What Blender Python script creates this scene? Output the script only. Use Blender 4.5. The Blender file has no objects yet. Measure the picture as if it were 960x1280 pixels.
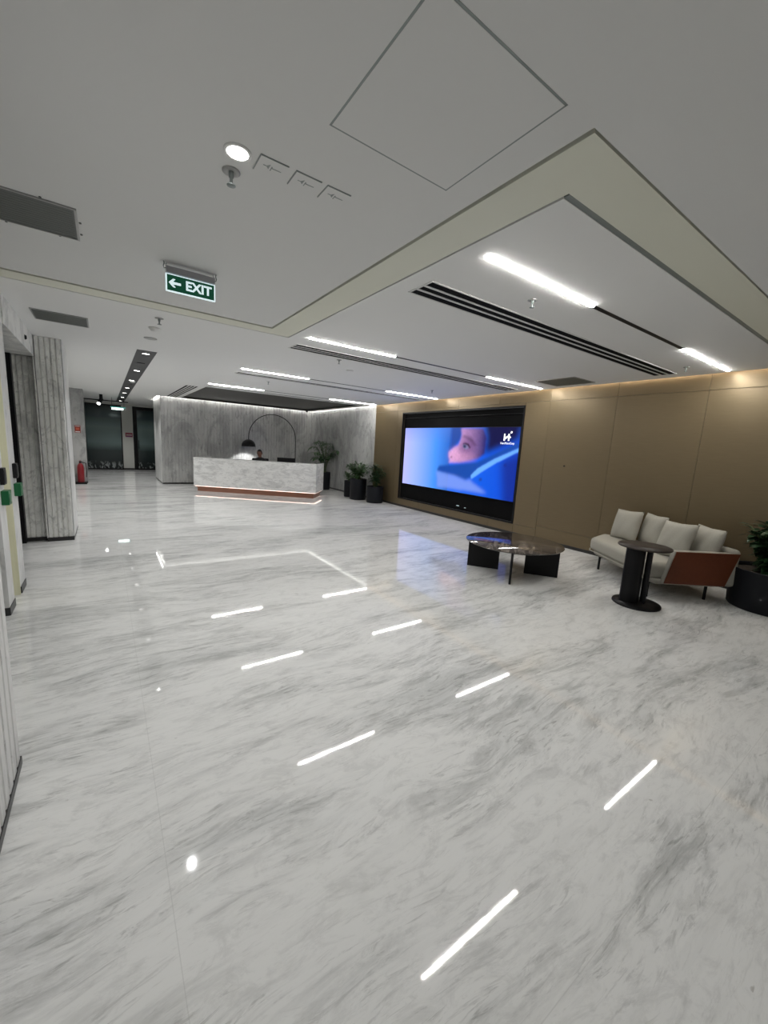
import bpy, math, random
import numpy as np
from mathutils import Vector, Matrix
random.seed(7)
S = bpy.context.scene
COL = S.collection
R = math.radians

# ---------------------------------------------------------------- helpers
class MB:
    def __init__(s): s.v = []; s.f = []; s.sm = []; s.M = Matrix.Identity(4)
    def add(s, vs, fs, smooth=False):
        n = len(s.v)
        s.v += [tuple(s.M @ Vector(p)) for p in vs]
        s.f += [[n + i for i in f] for f in fs]; s.sm += [smooth] * len(fs)
        return s
    def box(s, x0, x1, y0, y1, z0, z1):
        vs = [(x, y, z) for z in (z0, z1) for y in (y0, y1) for x in (x0, x1)]
        return s.add(vs, [(0,2,3,1),(4,5,7,6),(0,1,5,4),(2,6,7,3),(0,4,6,2),(1,3,7,5)])
    def rbox(s, x0, x1, y0, y1, z0, z1, r, n=3, rz=None):
        """box with rounded edges all round: superellipse rings"""
        rz = r if rz is None else rz
        prof = [(-(r - r*math.sin(a)) , -(rz*math.cos(a))) for a in [R(90)*i/n for i in range(n+1)]]
        rings = []
        for i in range(n+1):
            a = R(90)*i/n; rings.append((r*(1-math.sin(a)), z0 + rz*(1-math.cos(a))))
        for i in range(n, -1, -1):
            a = R(90)*i/n; rings.append((r*(1-math.sin(a)), z1 - rz*(1-math.cos(a))))
        vs = []; k = 0
        for ins, z in rings:
            pts = []
            rr = max(r - ins, 0.0005)
            for cx, cy, a0 in ((x1-r, y1-r, 0), (x0+r, y1-r, 90), (x0+r, y0+r, 180), (x1-r, y0+r, 270)):
                for j in range(n+1):
                    a = R(a0 + 90*j/n); pts.append((cx + rr*math.cos(a), cy + rr*math.sin(a), z))
            k = len(pts); vs += pts
        fs = []
        for i in range(len(rings)-1):
            for j in range(k): fs.append((i*k+j, i*k+(j+1)%k, (i+1)*k+(j+1)%k, (i+1)*k+j))
        fs.append(tuple(range(k-1, -1, -1))); fs.append(tuple((len(rings)-1)*k+j for j in range(k)))
        return s.add(vs, fs, True)
    def prism(s, pts, z0, z1, smooth=False):
        n = len(pts)
        vs = [(x, y, z0) for x, y in pts] + [(x, y, z1) for x, y in pts]
        fs = [tuple(range(n-1, -1, -1)), tuple(range(n, 2*n))]
        s.add(vs, fs)
        s.add(vs, [(i, (i+1)%n, n+(i+1)%n, n+i) for i in range(n)], smooth)
        return s
    def lathe(s, prof, c=(0,0,0), n=32):
        vs = []
        for r, z in prof:
            for i in range(n):
                a = 2*math.pi*i/n; vs.append((c[0]+r*math.cos(a), c[1]+r*math.sin(a), c[2]+z))
        m = len(prof); fs = []
        for j in range(m-1):
            for i in range(n): fs.append((j*n+i, j*n+(i+1)%n, (j+1)*n+(i+1)%n, (j+1)*n+i))
        s.add(vs, fs, True)
        if prof[0][0] > 1e-6: s.add(vs[:n], [tuple(range(n-1,-1,-1))])
        if prof[-1][0] > 1e-6: s.add(vs[-n:], [tuple(range(n))])
        return s
    def cyl(s, x, y, z0, z1, r, n=24): return s.lathe([(r, z0), (r, z1)], (x, y, 0), n)
    def tube(s, path, r, n=8, r2=None):
        path = [Vector(p) for p in path]; m = len(path); vs = []
        up = None
        for i, p in enumerate(path):
            t = (path[min(i+1, m-1)] - path[max(i-1, 0)]).normalized()
            if up is None: up = Vector((0,0,1)) if abs(t.z) < .9 else Vector((1,0,0))
            a = t.cross(up).normalized(); b = a.cross(t).normalized(); up = b
            rr = r if r2 is None else r + (r2-r)*i/(m-1)
            for k in range(n):
                w = 2*math.pi*k/n; vs.append(tuple(p + a*math.cos(w)*rr + b*math.sin(w)*rr))
        fs = [(j*n+i, j*n+(i+1)%n, (j+1)*n+(i+1)%n, (j+1)*n+i) for j in range(m-1) for i in range(n)]
        fs += [tuple(range(n-1,-1,-1)), tuple((m-1)*n+i for i in range(n))]
        return s.add(vs, fs, True)
    def build(s, name, mat, parent=None, bevel=0, recentre=True):
        vs = s.v; loc = Vector((0,0,0))
        if parent is None and recentre:
            a = np.array(vs); loc = Vector(((a[:,0].min()+a[:,0].max())/2, (a[:,1].min()+a[:,1].max())/2, a[:,2].min()))
            vs = [tuple(Vector(p)-loc) for p in vs]
        me = bpy.data.meshes.new(name); me.from_pydata(vs, [], s.f)
        me.polygons.foreach_set('use_smooth', s.sm); me.update()
        me.materials.append(mat)
        o = bpy.data.objects.new(name, me); COL.objects.link(o); o.location = loc
        if parent: o.parent = parent
        if bevel:
            b = o.modifiers.new('b', 'BEVEL'); b.width = bevel; b.segments = 2; b.limit_method = 'ANGLE'; b.angle_limit = R(40)
        return o

def tag(o, label=None, cat=None, group=None, kind=None):
    if label: o['label'] = label
    if cat: o['category'] = cat
    if group: o['group'] = group
    if kind: o['kind'] = kind
    return o
def struct(o, label=None):
    o['kind'] = 'structure'
    if label: o['label'] = label
    return o
def thing(name, label, cat, loc=(0,0,0), rz=0, group=None):
    o = bpy.data.objects.new(name, None); COL.objects.link(o); o.location = loc; o.rotation_euler = (0,0,rz)
    o.empty_display_size = .1
    return tag(o, label, cat, group)
def copy_tree(o, loc=None, label=None, parent=None):
    c = o.copy(); COL.objects.link(c)
    if parent: c.parent = parent
    if loc is not None: c.location = loc
    if label: c['label'] = label
    for ch in list(o.children): copy_tree(ch, parent=c)
    return c
def text_mesh(name, body, size, mat, parent, M, bold=0.0, depth=.001, align='CENTER', shear=0, xs=1.0):
    cu = bpy.data.curves.new(name, 'FONT'); cu.body = body; cu.size = size; cu.extrude = depth
    cu.offset = bold; cu.align_x = align; cu.align_y = 'CENTER'; cu.shear = shear
    t = bpy.data.objects.new(name, cu); COL.objects.link(t)
    dg = bpy.context.evaluated_depsgraph_get(); me = bpy.data.meshes.new_from_object(t.evaluated_get(dg))
    bpy.data.objects.remove(t)
    me.transform(Matrix.Diagonal((xs,1,1,1))); me.transform(M); me.materials.clear(); me.materials.append(mat)
    o = bpy.data.objects.new(name, me); COL.objects.link(o); o.parent = parent
    return o

# ---------------------------------------------------------------- materials
def mat(name, col, rough=.5, metal=0, spec=.5, emit=None, es=0, coat=0):
    m = bpy.data.materials.new(name); m.use_nodes = True; b = m.node_tree.nodes['Principled BSDF']
    b.inputs['Base Color'].default_value = (*col, 1); b.inputs['Roughness'].default_value = rough
    b.inputs['Metallic'].default_value = metal; b.inputs['Specular IOR Level'].default_value = spec
    b.inputs['Coat Weight'].default_value = coat
    if emit: b.inputs['Emission Color'].default_value = (*emit, 1); b.inputs['Emission Strength'].default_value = es
    return m
def nd(m, t, **k):
    n = m.node_tree.nodes.new(t)
    for a, v in k.items(): setattr(n, a, v)
    return n
def mapped(m, scale=(1,1,1), rot=(0,0,0), src='pos', loc=(0,0,0)):
    L = m.node_tree.links
    mp = nd(m, 'ShaderNodeMapping'); mp.inputs['Scale'].default_value = scale; mp.inputs['Rotation'].default_value = rot; mp.inputs['Location'].default_value = loc
    if src == 'pos': g = nd(m, 'ShaderNodeNewGeometry'); L.new(g.outputs['Position'], mp.inputs[0])
    else: g = nd(m, 'ShaderNodeTexCoord'); L.new(g.outputs['Object'], mp.inputs[0])
    return mp.outputs[0]
def noise(m, vec, scale, detail=4, rough=.5, dist=0):
    n = nd(m, 'ShaderNodeTexNoise'); n.inputs['Scale'].default_value = scale; n.inputs['Detail'].default_value = detail
    n.inputs['Roughness'].default_value = rough; n.inputs['Distortion'].default_value = dist
    m.node_tree.links.new(vec, n.inputs['Vector']); return n.outputs['Fac']
def ramp(m, fac, stops, interp='LINEAR'):
    r = nd(m, 'ShaderNodeValToRGB'); e = r.color_ramp; e.interpolation = interp
    while len(e.elements) < len(stops): e.elements.new(.5)
    for el, (p, c) in zip(e.elements, stops):
        el.position = p; el.color = (*c, 1) if isinstance(c, tuple) else (c, c, c, 1)
    m.node_tree.links.new(fac, r.inputs[0]); return r.outputs[0]
def mixc(m, fac, a, b, mode='MIX'):
    n = nd(m, 'ShaderNodeMix', data_type='RGBA', blend_type=mode); L = m.node_tree.links
    for i, v in ((0, fac), (6, a), (7, b)):
        if isinstance(v, (int, float)): n.inputs[i].default_value = v
        elif isinstance(v, tuple): n.inputs[i].default_value = (*v, 1)
        else: L.new(v, n.inputs[i])
    return n.outputs[2]
def math_(m, op, a, b=0.0):
    n = nd(m, 'ShaderNodeMath', operation=op); L = m.node_tree.links
    for i, v in ((0, a), (1, b)):
        if isinstance(v, (int, float)): n.inputs[i].default_value = v
        else: L.new(v, n.inputs[i])
    return n.outputs[0]
def bumpit(m, h, strength=.1, dist=.01):
    b = nd(m, 'ShaderNodeBump'); b.inputs['Strength'].default_value = strength; b.inputs['Distance'].default_value = dist
    m.node_tree.links.new(h, b.inputs['Height']); m.node_tree.links.new(b.outputs[0], m.node_tree.nodes['Principled BSDF'].inputs['Normal'])
def base(m, c): m.node_tree.links.new(c, m.node_tree.nodes['Principled BSDF'].inputs['Base Color'])

def floor_mat():
    m = mat('polished_marble_floor', (.7,.7,.68), .03, spec=.36)
    # warp the coordinates so the veins wander
    L = m.node_tree.links
    g = nd(m, 'ShaderNodeNewGeometry')
    wn = nd(m, 'ShaderNodeTexNoise'); wn.inputs['Scale'].default_value = .55; wn.inputs['Detail'].default_value = 3
    L.new(g.outputs['Position'], wn.inputs['Vector'])
    sub = nd(m, 'ShaderNodeVectorMath', operation='SUBTRACT'); sub.inputs[1].default_value = (.5,.5,.5); L.new(wn.outputs['Color'], sub.inputs[0])
    sc = nd(m, 'ShaderNodeVectorMath', operation='MULTIPLY'); sc.inputs[1].default_value = (.4,.5,0); L.new(sub.outputs[0], sc.inputs[0])
    ad = nd(m, 'ShaderNodeVectorMath', operation='ADD'); L.new(g.outputs['Position'], ad.inputs[0]); L.new(sc.outputs[0], ad.inputs[1])
    def mp(scale, rz):
        q = nd(m, 'ShaderNodeMapping'); q.inputs['Scale'].default_value = scale; q.inputs['Rotation'].default_value = (0,0,rz)
        L.new(ad.outputs[0], q.inputs[0]); return q.outputs[0]
    broad = noise(m, mp((.5, 1.7, 1), R(-5)), 1.15, 9, .64, .5)
    streak = noise(m, mp((1.0, 6.5, 1), R(-5)), 1.7, 11, .72, .5)
    fine = noise(m, mp((2.6, 17.0, 1), R(-8)), 2.4, 10, .72, .8)
    dark = ramp(m, streak, [(0.0, 0.0), (.48, 0.0), (.57, .6), (.68, 1.0)])
    dark2 = ramp(m, fine, [(0, 0.0), (.54, 0.0), (.62, .8), (.72, 1.0)])
    gate = ramp(m, broad, [(0, .06), (.44, .14), (.55, .8), (.66, 1.0)])
    v1 = math_(m, 'MULTIPLY', dark, gate)
    v2 = math_(m, 'MULTIPLY', dark2, math_(m, 'ADD', gate, .12))
    c0 = ramp(m, broad, [(0, (.84,.84,.82)), (.5, (.78,.78,.76)), (.62, (.64,.645,.63)), (.75, (.56,.565,.55))])
    c1 = mixc(m, math_(m, 'MULTIPLY', v1, .80), c0, (.34,.345,.335))
    c2 = mixc(m, math_(m, 'MULTIPLY', v2, .62), c1, (.24,.24,.23))
    # little brown-grey fossils
    sp = noise(m, mp((5, 9, 1), R(15)), 2.2, 3, .5, .5)
    spm = ramp(m, sp, [(0, 0.0), (.74, 0.0), (.78, .55), (1, .7)])
    c3 = mixc(m, spm, c2, (.33,.31,.27)); c3 = mixc(m, ramp(m, noise(m, mp((1.5,3.5,1), R(20)), 3.5, 9, .75, .6), [(0,0.0),(.50,.0),(.60,.22),(.75,.38)]), c3, (.40,.40,.385))
    # slab joints
    sx = nd(m, 'ShaderNodeSeparateXYZ'); L.new(g.outputs['Position'], sx.inputs[0])
    def joint(out, off, per, w):
        a = math_(m, 'SUBTRACT', out, off); a = math_(m, 'ADD', a, per*40)
        a = math_(m, 'MODULO', a, per); return math_(m, 'LESS_THAN', a, w)
    j = math_(m, 'MAXIMUM', joint(sx.outputs[0], 3.018, 2.9, .003), joint(sx.outputs[1], 2.02, 1.6, .003))
    c4 = mixc(m, math_(m, 'MULTIPLY', j, .28), c3, (.42,.42,.40))
    base(m, c4)
    rr = ramp(m, broad, [(0, .024), (1, .045)]); L.new(rr, m.node_tree.nodes['Principled BSDF'].inputs['Roughness'])
    bumpit(m, noise(m, mp((1,1,1), 0), 7, 2), .010, .01)
    return m
def wall_marble(name, light, darkc, rough=.3, rot=R(40), s=1.0):
    m = mat(name, light, rough)
    v = mapped(m, (1.0*s, 1.0*s, .45*s), (rot, rot, 0))
    a = noise(m, v, 1.6, 7, .62, 1.2)
    b = noise(m, v, 5.0, 7, .7, 1.6)
    c = mixc(m, ramp(m, a, [(0, 0.0), (.45, .1), (.6, .75), (.75, 1.0)]), light, darkc)
    c = mixc(m, ramp(m, b, [(0, 0.0), (.54, 0.0), (.62, .5), (.8, .7)]), c, tuple(x*.75 for x in darkc))
    base(m, c); return m

M_floor = floor_mat()
M_ceil = mat('white_ceiling_paint', (.70,.70,.685), .7, spec=.3)
bumpit(M_ceil, noise(M_ceil, mapped(M_ceil), 60, 2), .03, .002)
M_ceilf = mat('white_ceiling_lit', (.80,.80,.785), .7, spec=.3)  # same white paint, lightened to carry the brighter light on the far field
M_band = mat('cream_ceiling_band', (.73,.73,.62), .55)
M_gap = mat('shadow_gap', (.10,.105,.095), .6)
M_alu = mat('grey_aluminium_edge', (.24,.27,.26), .4, .3)
M_wmarble = wall_marble('reception_marble', (.50,.50,.49), (.30,.30,.295), .22)
M_pmarble = wall_marble('pillar_marble', (.92,.92,.88), (.56,.56,.54), .35, R(25), 1.4)
for n_ in M_pmarble.node_tree.nodes:
    if n_.type == 'MAPPING': n_.inputs['Scale'].default_value = (1.6, 1.6, 1.1)
M_wmarble_l = wall_marble('light_marble', (.72,.72,.70), (.50,.50,.49), .3, R(35), 1.3)
M_desk = wall_marble('desk_marble', (.88,.88,.865), (.60,.60,.59), .2, R(8), 1.7)
for n_ in M_desk.node_tree.nodes:
    if n_.type == 'MAPPING': n_.inputs['Scale'].default_value = (1.5, 1.5, 4.5)
M_cream = mat('cream_panel', (.66,.65,.48), .5)
base(M_cream, mixc(M_cream, noise(M_cream, mapped(M_cream, (18,18,.6)), 1.5, 4), (.60,.59,.43), (.72,.71,.55)))
M_black = mat('black_metal', (.007,.007,.008), .45, spec=.25)
M_blacksatin = mat('black_satin', (.005,.005,.006), .4, spec=.22)
M_void = mat('dark_void', (.006,.006,.006), .85, spec=.1)
M_base = mat('black_baseboard', (.02,.02,.02), .35)
M_grey = mat('grey_grille', (.11,.12,.11), .5)
M_white = mat('white_plastic', (.75,.75,.73), .4)
M_dimwhite = mat('grey_fitting', (.35,.35,.34), .35, .4)
M_bronze = mat('bronze_panel', (.2,.15,.1), .38, .45)
_w = noise(M_bronze, mapped(M_bronze, (1, 1.5, 60)), 3.0, 5, .6)
base(M_bronze, mixc(M_bronze, _w, (.145,.109,.060), (.205,.155,.088)))
bumpit(M_bronze, noise(M_bronze, mapped(M_bronze, (1, 30, 160)), 3.0, 3), .08, .002)
M_seam = mat('panel_joint', (.05,.04,.03), .6)
M_copper = mat('copper_plinth', (.30,.15,.105), .3, .8)
M_led = mat('led_white', (1,1,1), .5, emit=(1,.985,.95), es=134)
M_cove = mat('cove_led_white', (1,1,1), .5, emit=(1,.98,.95), es=20)
M_warm = mat('cove_led_warm', (1,1,1), .5, emit=(1,.84,.68), es=20)
M_deskled = mat('desk_led_warm', (1,1,1), .5, emit=(1,.75,.64), es=2.6)
M_spot = mat('downlight_lens', (1,1,1), .5, emit=(1,.98,.93), es=9)
M_spotdim = mat('downlight_unlit', (.22,.22,.22), .3)
M_darkceil = mat('dark_reception_ceiling', (.055,.05,.045), .4)
M_fab = mat('oatmeal_fabric', (.47,.455,.40), .9, spec=.15)
_v = mapped(M_fab, (1,1,1), src='obj')
base(M_fab, mixc(M_fab, noise(M_fab, _v, 140, 3), (.32,.305,.26), (.435,.42,.365)))
bumpit(M_fab, noise(M_fab, _v, 220, 3), .25, .003)
M_leather = mat('tan_leather', (.14,.036,.012), .5, spec=.3)
base(M_leather, mixc(M_leather, noise(M_leather, mapped(M_leather, src='obj'), 30, 4), (.105,.027,.010), (.145,.039,.015)))
M_ttop = mat('brown_marble_top', (.07,.055,.045), .1, coat=.4)
_v = mapped(M_ttop, (1.2, 7, 1), (0,0,R(20)), src='obj')
base(M_ttop, mixc(M_ttop, ramp(M_ttop, noise(M_ttop, _v, 1.6, 6, .6, 1.2), [(0,0.0),(.5,.1),(.62,.9),(1,1.0)]), (.05,.04,.034), (.21,.18,.155)))
M_dtop = mat('dark_brown_top', (.035,.026,.021), .45, spec=.3)
M_pot = mat('charcoal_planter', (.006,.007,.010), .5, spec=.25)
M_soil = mat('soil', (.03,.02,.012), .9)
M_leaf = mat('leaf_green', (.05,.13,.04), .45)
base(M_leaf, mixc(M_leaf, noise(M_leaf, mapped(M_leaf), 9, 2), (.02,.06,.025), (.06,.13,.04)))
M_leafd = mat('leaf_dark_green', (.014,.045,.014), .45)
M_stem = mat('stem_green', (.09,.12,.04), .6)
M_red = mat('extinguisher_red', (.24,.006,.012), .3)
M_signred = mat('sign_red', (.30,.03,.02), .4)
M_signmaroon = mat('sign_maroon', (.30,.02,.05), .4)
M_green = mat('call_point_green', (.004,.11,.035), .4)
M_exit = mat('exit_green', (.0,.05,.025), .4, emit=(0,.16,.07), es=.18)
M_exitw = mat('exit_white', (.8,.85,.85), .4, emit=(.75,.95,1), es=.7)
M_skin = mat('skin', (.22,.10,.07), .5)
M_hair = mat('black_hair', (.008,.008,.008), .6)
M_suit = mat('black_suit', (.01,.01,.012), .7)
M_shirt = mat('white_shirt', (.6,.6,.6), .7)

# frosted film gradient; its dark ends paint in the dim room seen through
def glass_mat():
    m = mat('frosted_film_glass', (.1,.15,.15), .12)
    g = nd(m, 'ShaderNodeNewGeometry'); sp = nd(m, 'ShaderNodeSeparateXYZ'); m.node_tree.links.new(g.outputs['Position'], sp.inputs[0])
    zz = math_(m, 'DIVIDE', sp.outputs[2], 2.7)
    c = ramp(m, zz, [(0,(.012,.018,.018)), (.10,(.02,.028,.028)), (.30,(.045,.062,.062)), (.42,(.20,.28,.27)), (.66,(.25,.34,.33)), (.82,(.07,.105,.108)), (1,(.015,.022,.024))])
    n = noise(m, mapped(m, (9, 1, 5)), 1.0, 3, .6, 1.0)
    low = ramp(m, zz, [(0, 0.0), (.035, 1.0), (.10, .5), (.14, 0.0)])
    pat = math_(m, 'MULTIPLY', low, ramp(m, n, [(0,0.0),(.52,0.0),(.56,1.0)]))
    base(m, mixc(m, pat, c, (.42,.46,.45))); return m
M_glass = glass_mat()
M_wallgrey = mat('grey_white_wall', (.66,.66,.61), .5)

# ---------------------------------------------------------------- camera
cam = bpy.data.cameras.new('camera'); co = bpy.data.objects.new('camera', cam); COL.objects.link(co)
Rm = np.array([[0.82110393,-0.04577177,0.56894049],[-0.56799175,-0.16390619,0.80654828],[0.05633573,-0.98541347,-0.160582]])
W = Matrix(((Rm[0,0], -Rm[0,1], -Rm[0,2], 0), (Rm[1,0], -Rm[1,1], -Rm[1,2], 0), (Rm[2,0], -Rm[2,1], -Rm[2,2], 1.6), (0,0,0,1)))
co.matrix_world = W
cam.sensor_width = 36; cam.sensor_fit = 'AUTO'; cam.lens = 497/1280*36; cam.clip_start = .02
S.camera = co

H = 2.8; XR = 6.70; YB = 14.8; YE = 20.7; YN = -3.2
# ---------------------------------------------------------------- room shell
struct(MB().box(-2.2, 9.0, YN-.2, YE+.3, -.12, 0).build('floor', M_floor))
# ceilings: near field and far field with a cream band between, narrow open joints
T = .016; XC = XR-.07
def pr(pts, z0, z1, n, m): return struct(MB().prism(pts, z0, z1).build(n, m))
pr([(-2.2,YN),(XC,YN),(XC,.97),(1.53,.97),(1.53,4.46),(-2.2,4.46)], H, H+.06, 'ceiling', M_ceil)
pr([(-2.2,4.46+.045),(1.53+.024,4.46+.045),(1.53+.024,.97+.012),(XC,.97+.012),(XC,1.235),(1.81,1.235),(1.81,4.71),(-2.2,4.71)][::1], H, H+.06, 'ceiling', M_band)
F = MB()
F.prism([(1.81+T,1.235+.035),(XC,1.235+.035),(XC,10.72),(2.08,10.72),(2.08,YB-.09),(-2.2,YB-.09),(-2.2,4.71+T),(1.81+T,4.71+T)], H, H+.06)
F.box(2.08, 6.42, 14.62, YB-.09, H, H+.06); F.box(6.42, XC-.02, 10.72, YB-.09, H, H+.06)
F.box(-2.2, 1.41, YB-.09, YE+.3, H, H+.06); F.box(1.41, 2.4, 17.0, YE+.3, H, H+.06)
struct(F.build('ceiling', M_ceilf))
struct(MB().box(-2.2, XR+.2, YN, YE+.3, H+.09, H+.14).build('ceiling', M_gap))
struct(MB().box(1.81+T, XR, 1.24, 1.24+.03, H+.004, H+.06).build('trim_1', M_alu), 'grey aluminium edge in the ceiling joint')
struct(MB().box(2.06, 6.44, 10.70, 14.64, H+.05, H+.069).build('ceiling', M_darkceil), 'dark tray ceiling over the reception desk')
t = MB(); t.box(2.08,6.42,10.72,10.735,H-.004,H+.05).box(2.08,6.42,14.605,14.62,H-.004,H+.05).box(2.08,2.095,10.72,14.62,H-.004,H+.05).box(6.405,6.42,10.72,14.62,H-.004,H+.05)
struct(t.build('trim_2', M_darkceil), 'dark edge of the tray ceiling')

# right wall: bronze panels then marble
YM = 10.2
struct(MB().box(XR+.02, XR+.2, YN, 4.97, 0, H+.09).box(XR+.02, XR+.2, 8.86, YM, 0, H+.09).box(XR+.02,XR+.2,4.97,8.86,0,.22).box(XR+.02,XR+.2,4.97,8.86,2.55,H+.09).build('wall_right', M_seam))
pan = MB(); g = .004
ys = [YN, -2.5, -1.35, -.2, .93, 2.09, 3.27, 4.44]
def panel(y0, y1, z0, z1): pan.box(XR, XR+.02, y0+g/2, y1-g/2, z0+g/2, z1-g/2)
for a, b in zip(ys, ys[1:]):
    for z0, z1 in ((.055,.285),(.285,2.60),(2.60,H+.09)): panel(a, b, z0, z1)
panel(4.44, 4.965, .055, .22); panel(4.44, 4.965, .22, 2.60)
for a, b in ((4.44,5.60),(5.60,6.77),(6.77,7.93),(7.93,9.10),(9.10,YM)): panel(a, b, 2.60, H+.09)
for a, b in ((4.965,5.60),(5.60,6.77),(6.77,7.93),(7.93,8.865)): panel(a, b, .055, .218)
for a, b in ((4.965,6.77),(6.77,8.865)): panel(a, b, 2.552, 2.60)
panel(8.865, 9.10, .055, 2.60); panel(9.10, YM, .055, 2.60)
struct(pan.build('wall_right', M_bronze, bevel=.0015), 'bronze panelled wall')
struct(MB().box(XR+.002, XR+.02, YN, YM, 0, .055).build('baseboard_right', M_base))

def ribs_x(x0, x1, y, d, p, back, sgn=1):
    """footprint of a ribbed face along X at Y=y, ribs stand out by d towards -Y (sgn 1)"""
    pts = []; n = max(1, round((x1-x0)/p)); q = (x1-x0)/n
    for i in range(n):
        a = x0+i*q
        pts += [(a+q*.06, y+sgn*d), (a+q*.16, y), (a+q*.84, y), (a+q*.94, y+sgn*d)]
    return pts + [(x1, back), (x0, back)]
def swap(pts): return [(b, a) for a, b in pts][::-1]
struct(MB().prism(swap(ribs_x(YM, YB+.1, XR, .012, .1, XR+.2)), .05, H+.09).build('wall_right', M_wmarble), 'ribbed grey marble wall beside the reception')
struct(MB().box(XR+.01, XR+.03, YM, YB, 0, .05).build('baseboard_right', M_base))
# reception back wall and the end of the block
struct(MB().prism(ribs_x(1.5, XR+.1, YB, .012, .1, YB+.2), .05, H+.09).build('wall_back', M_wmarble), 'ribbed grey marble wall behind the reception desk')
struct(MB().box(1.5+.012, XR, YB+.012, YB+.03, 0, .05).build('baseboard_back', M_base))
struct(MB().prism([(1.5,YB+.006),(1.75,YB+.21),(1.75,16.9),(1.5,16.9)], .05, H+.09).build('wall_back', M_wmarble_l), 'light marble side of the reception block')
struct(MB().box(1.512, 1.7, YB+.03, 16.88, 0, .05).build('baseboard_back', M_base))
# end wall of the corridor
e = MB(); e.box(-2.2,-.64,YE,YE+.2,0,H).box(.64,1.04,YE,YE+.2,0,H).box(1.9,9.0,YE,YE+.2,0,H).box(-.64,.64,YE,YE+.2,2.72,H).box(1.04,1.9,YE,YE+.2,2.72,H)
struct(e.build('wall_end', M_wallgrey), 'pale wall panels at the corridor end')
struct(MB().box(.64, 1.04, YE-.012, YE, 0, .07).build('baseboard_end', M_base))
w = struct(MB().box(-.64,.64,YE+.04,YE+.055,.04,2.66).build('window_1', M_glass), 'frosted glass partition at the corridor end')
f = MB().box(-.64,-.60,YE-.01,YE+.08,0,2.72).box(.60,.64,YE-.01,YE+.08,0,2.72).box(-.60,.60,YE-.01,YE+.08,0,.045).box(-.60,.60,YE-.01,YE+.08,2.66,2.72)
fo = f.build('window_frame', M_black, w); fo.matrix_parent_inverse = Matrix.Translation(-w.location)
d = struct(MB().box(1.18,1.9,YE+.04,YE+.055,.06,2.58).build('door_1', M_glass), 'black framed frosted glass door at the corridor end')
f = MB().box(1.04,1.19,YE-.01,YE+.08,0,2.72).box(1.19,1.9,YE-.01,YE+.08,2.58,2.72).box(1.19,1.9,YE-.01,YE+.08,0,.065).box(1.22,1.24,YE-.05,YE+.0,.9,1.3)
fo = f.build('door_frame', M_black, d); fo.matrix_parent_inverse = Matrix.Translation(-d.location)
# dark meeting room wall beyond the panes
struct(MB().box(-2.2, 9.0, YE+.9, YE+1.0, 0, H).build('wall_end', M_gap))
# outer closing walls
struct(MB().box(-2.3,-2.2,YN,YE+.2,0,H).build('wall_left', M_wallgrey))
struct(MB().box(-2.3,XR+.2,YN-.1,YN,0,H).build('wall_near', M_wmarble_l))
# left side: near ribbed wall
struct(MB().prism(swap([( a, b) for a, b in ribs_x(YN, 2.335, -.40, -.008, .085, -.9)])[::-1], .04, H).build('wall_left', M_wmarble_l), 'ribbed white marble wall close on the left')
struct(MB().box(-.86,-.396,YN,2.34,0,.04).build('baseboard_left', M_base))
# jamb columns of the opening with the cream panel between
struct(MB().box(-1.3,-.73,4.42,4.66,.07,H).build('wall_left', M_wmarble_l), 'white marble jamb nearest the camera')
struct(MB().box(-1.3,-.725,4.415,4.665,0,.07).build('baseboard_left', M_base))
struct(MB().box(-1.3,-.80,4.66,4.97,0,H).build('wall_left', M_cream), 'cream panel between the marble jambs')
struct(MB().box(-1.3,-.73,4.97,5.26,.07,H).build('wall_left', M_wmarble_l), 'white marble jamb beside the lift opening')
struct(MB().box(-1.25,-.725,5.0,5.265,0,.07).build('baseboard_left', M_base))
struct(MB().box(-1.3,-.7305,4.955,4.97,0,H).build('trim_3', M_cream), 'cream face of the marble jamb')
# lintel
struct(MB().box(-1.3,-.72,5.26,7.26,2.53,H).build('wall_left', M_pmarble), 'grey marble lintel over the lift opening')
# far jamb + pillar
pl = MB().prism(ribs_x(-1.3,-.735,7.34,.02,.062,7.6), .05, 2.53)
pl.prism(ribs_x(-.72,-.435,7.25,.02,.058,8.2), .05, H).box(-.735,-.72,7.252,8.2,.05,H)
struct(pl.build('wall_left', M_pmarble), 'fluted grey marble pillar beyond the lift opening')
struct(MB().box(-.4345,-.425,7.27,8.2,.05,H).build('wall_left', M_wmarble_l), 'pale marble side of the fluted pillar')
struct(MB().box(-1.3,-.73,7.33,7.38,0,.055).box(-.73,-.428,7.24,8.2,0,.055).build('baseboard_left', M_base))
# lift door, seen edge-on in the opening
ld = struct(MB().box(-1.10,-1.08,5.3,7.3,.02,2.50).build('door_2', M_blacksatin), 'black lift doors seen edge-on')
fo = MB().box(-1.12,-.955,7.22,7.325,0,2.53).build('door_frame', M_black, ld); fo.matrix_parent_inverse = Matrix.Translation(-ld.location)
struct(MB().box(-1.3,-1.12,5.26,7.34,0,2.53).build('wall_left', M_blacksatin))
# wall run behind the pillar and the pilaster with the extinguisher
struct(MB().box(-2.2,-.80,8.2,15.2,0,H).build('wall_left', M_pmarble))
struct(MB().box(-2.2,-.47,15.2,15.6,.05,H).build('wall_left', M_wmarble), 'grey marble pilaster behind the fire extinguisher')
struct(MB().box(-2.2,-.475,15.19,15.6,0,.05).build('baseboard_left', M_base))
struct(MB().box(-.9,-.60,15.6,YE,0,H).build('wall_left', M_blacksatin), 'dark recess before the corridor end')

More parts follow.
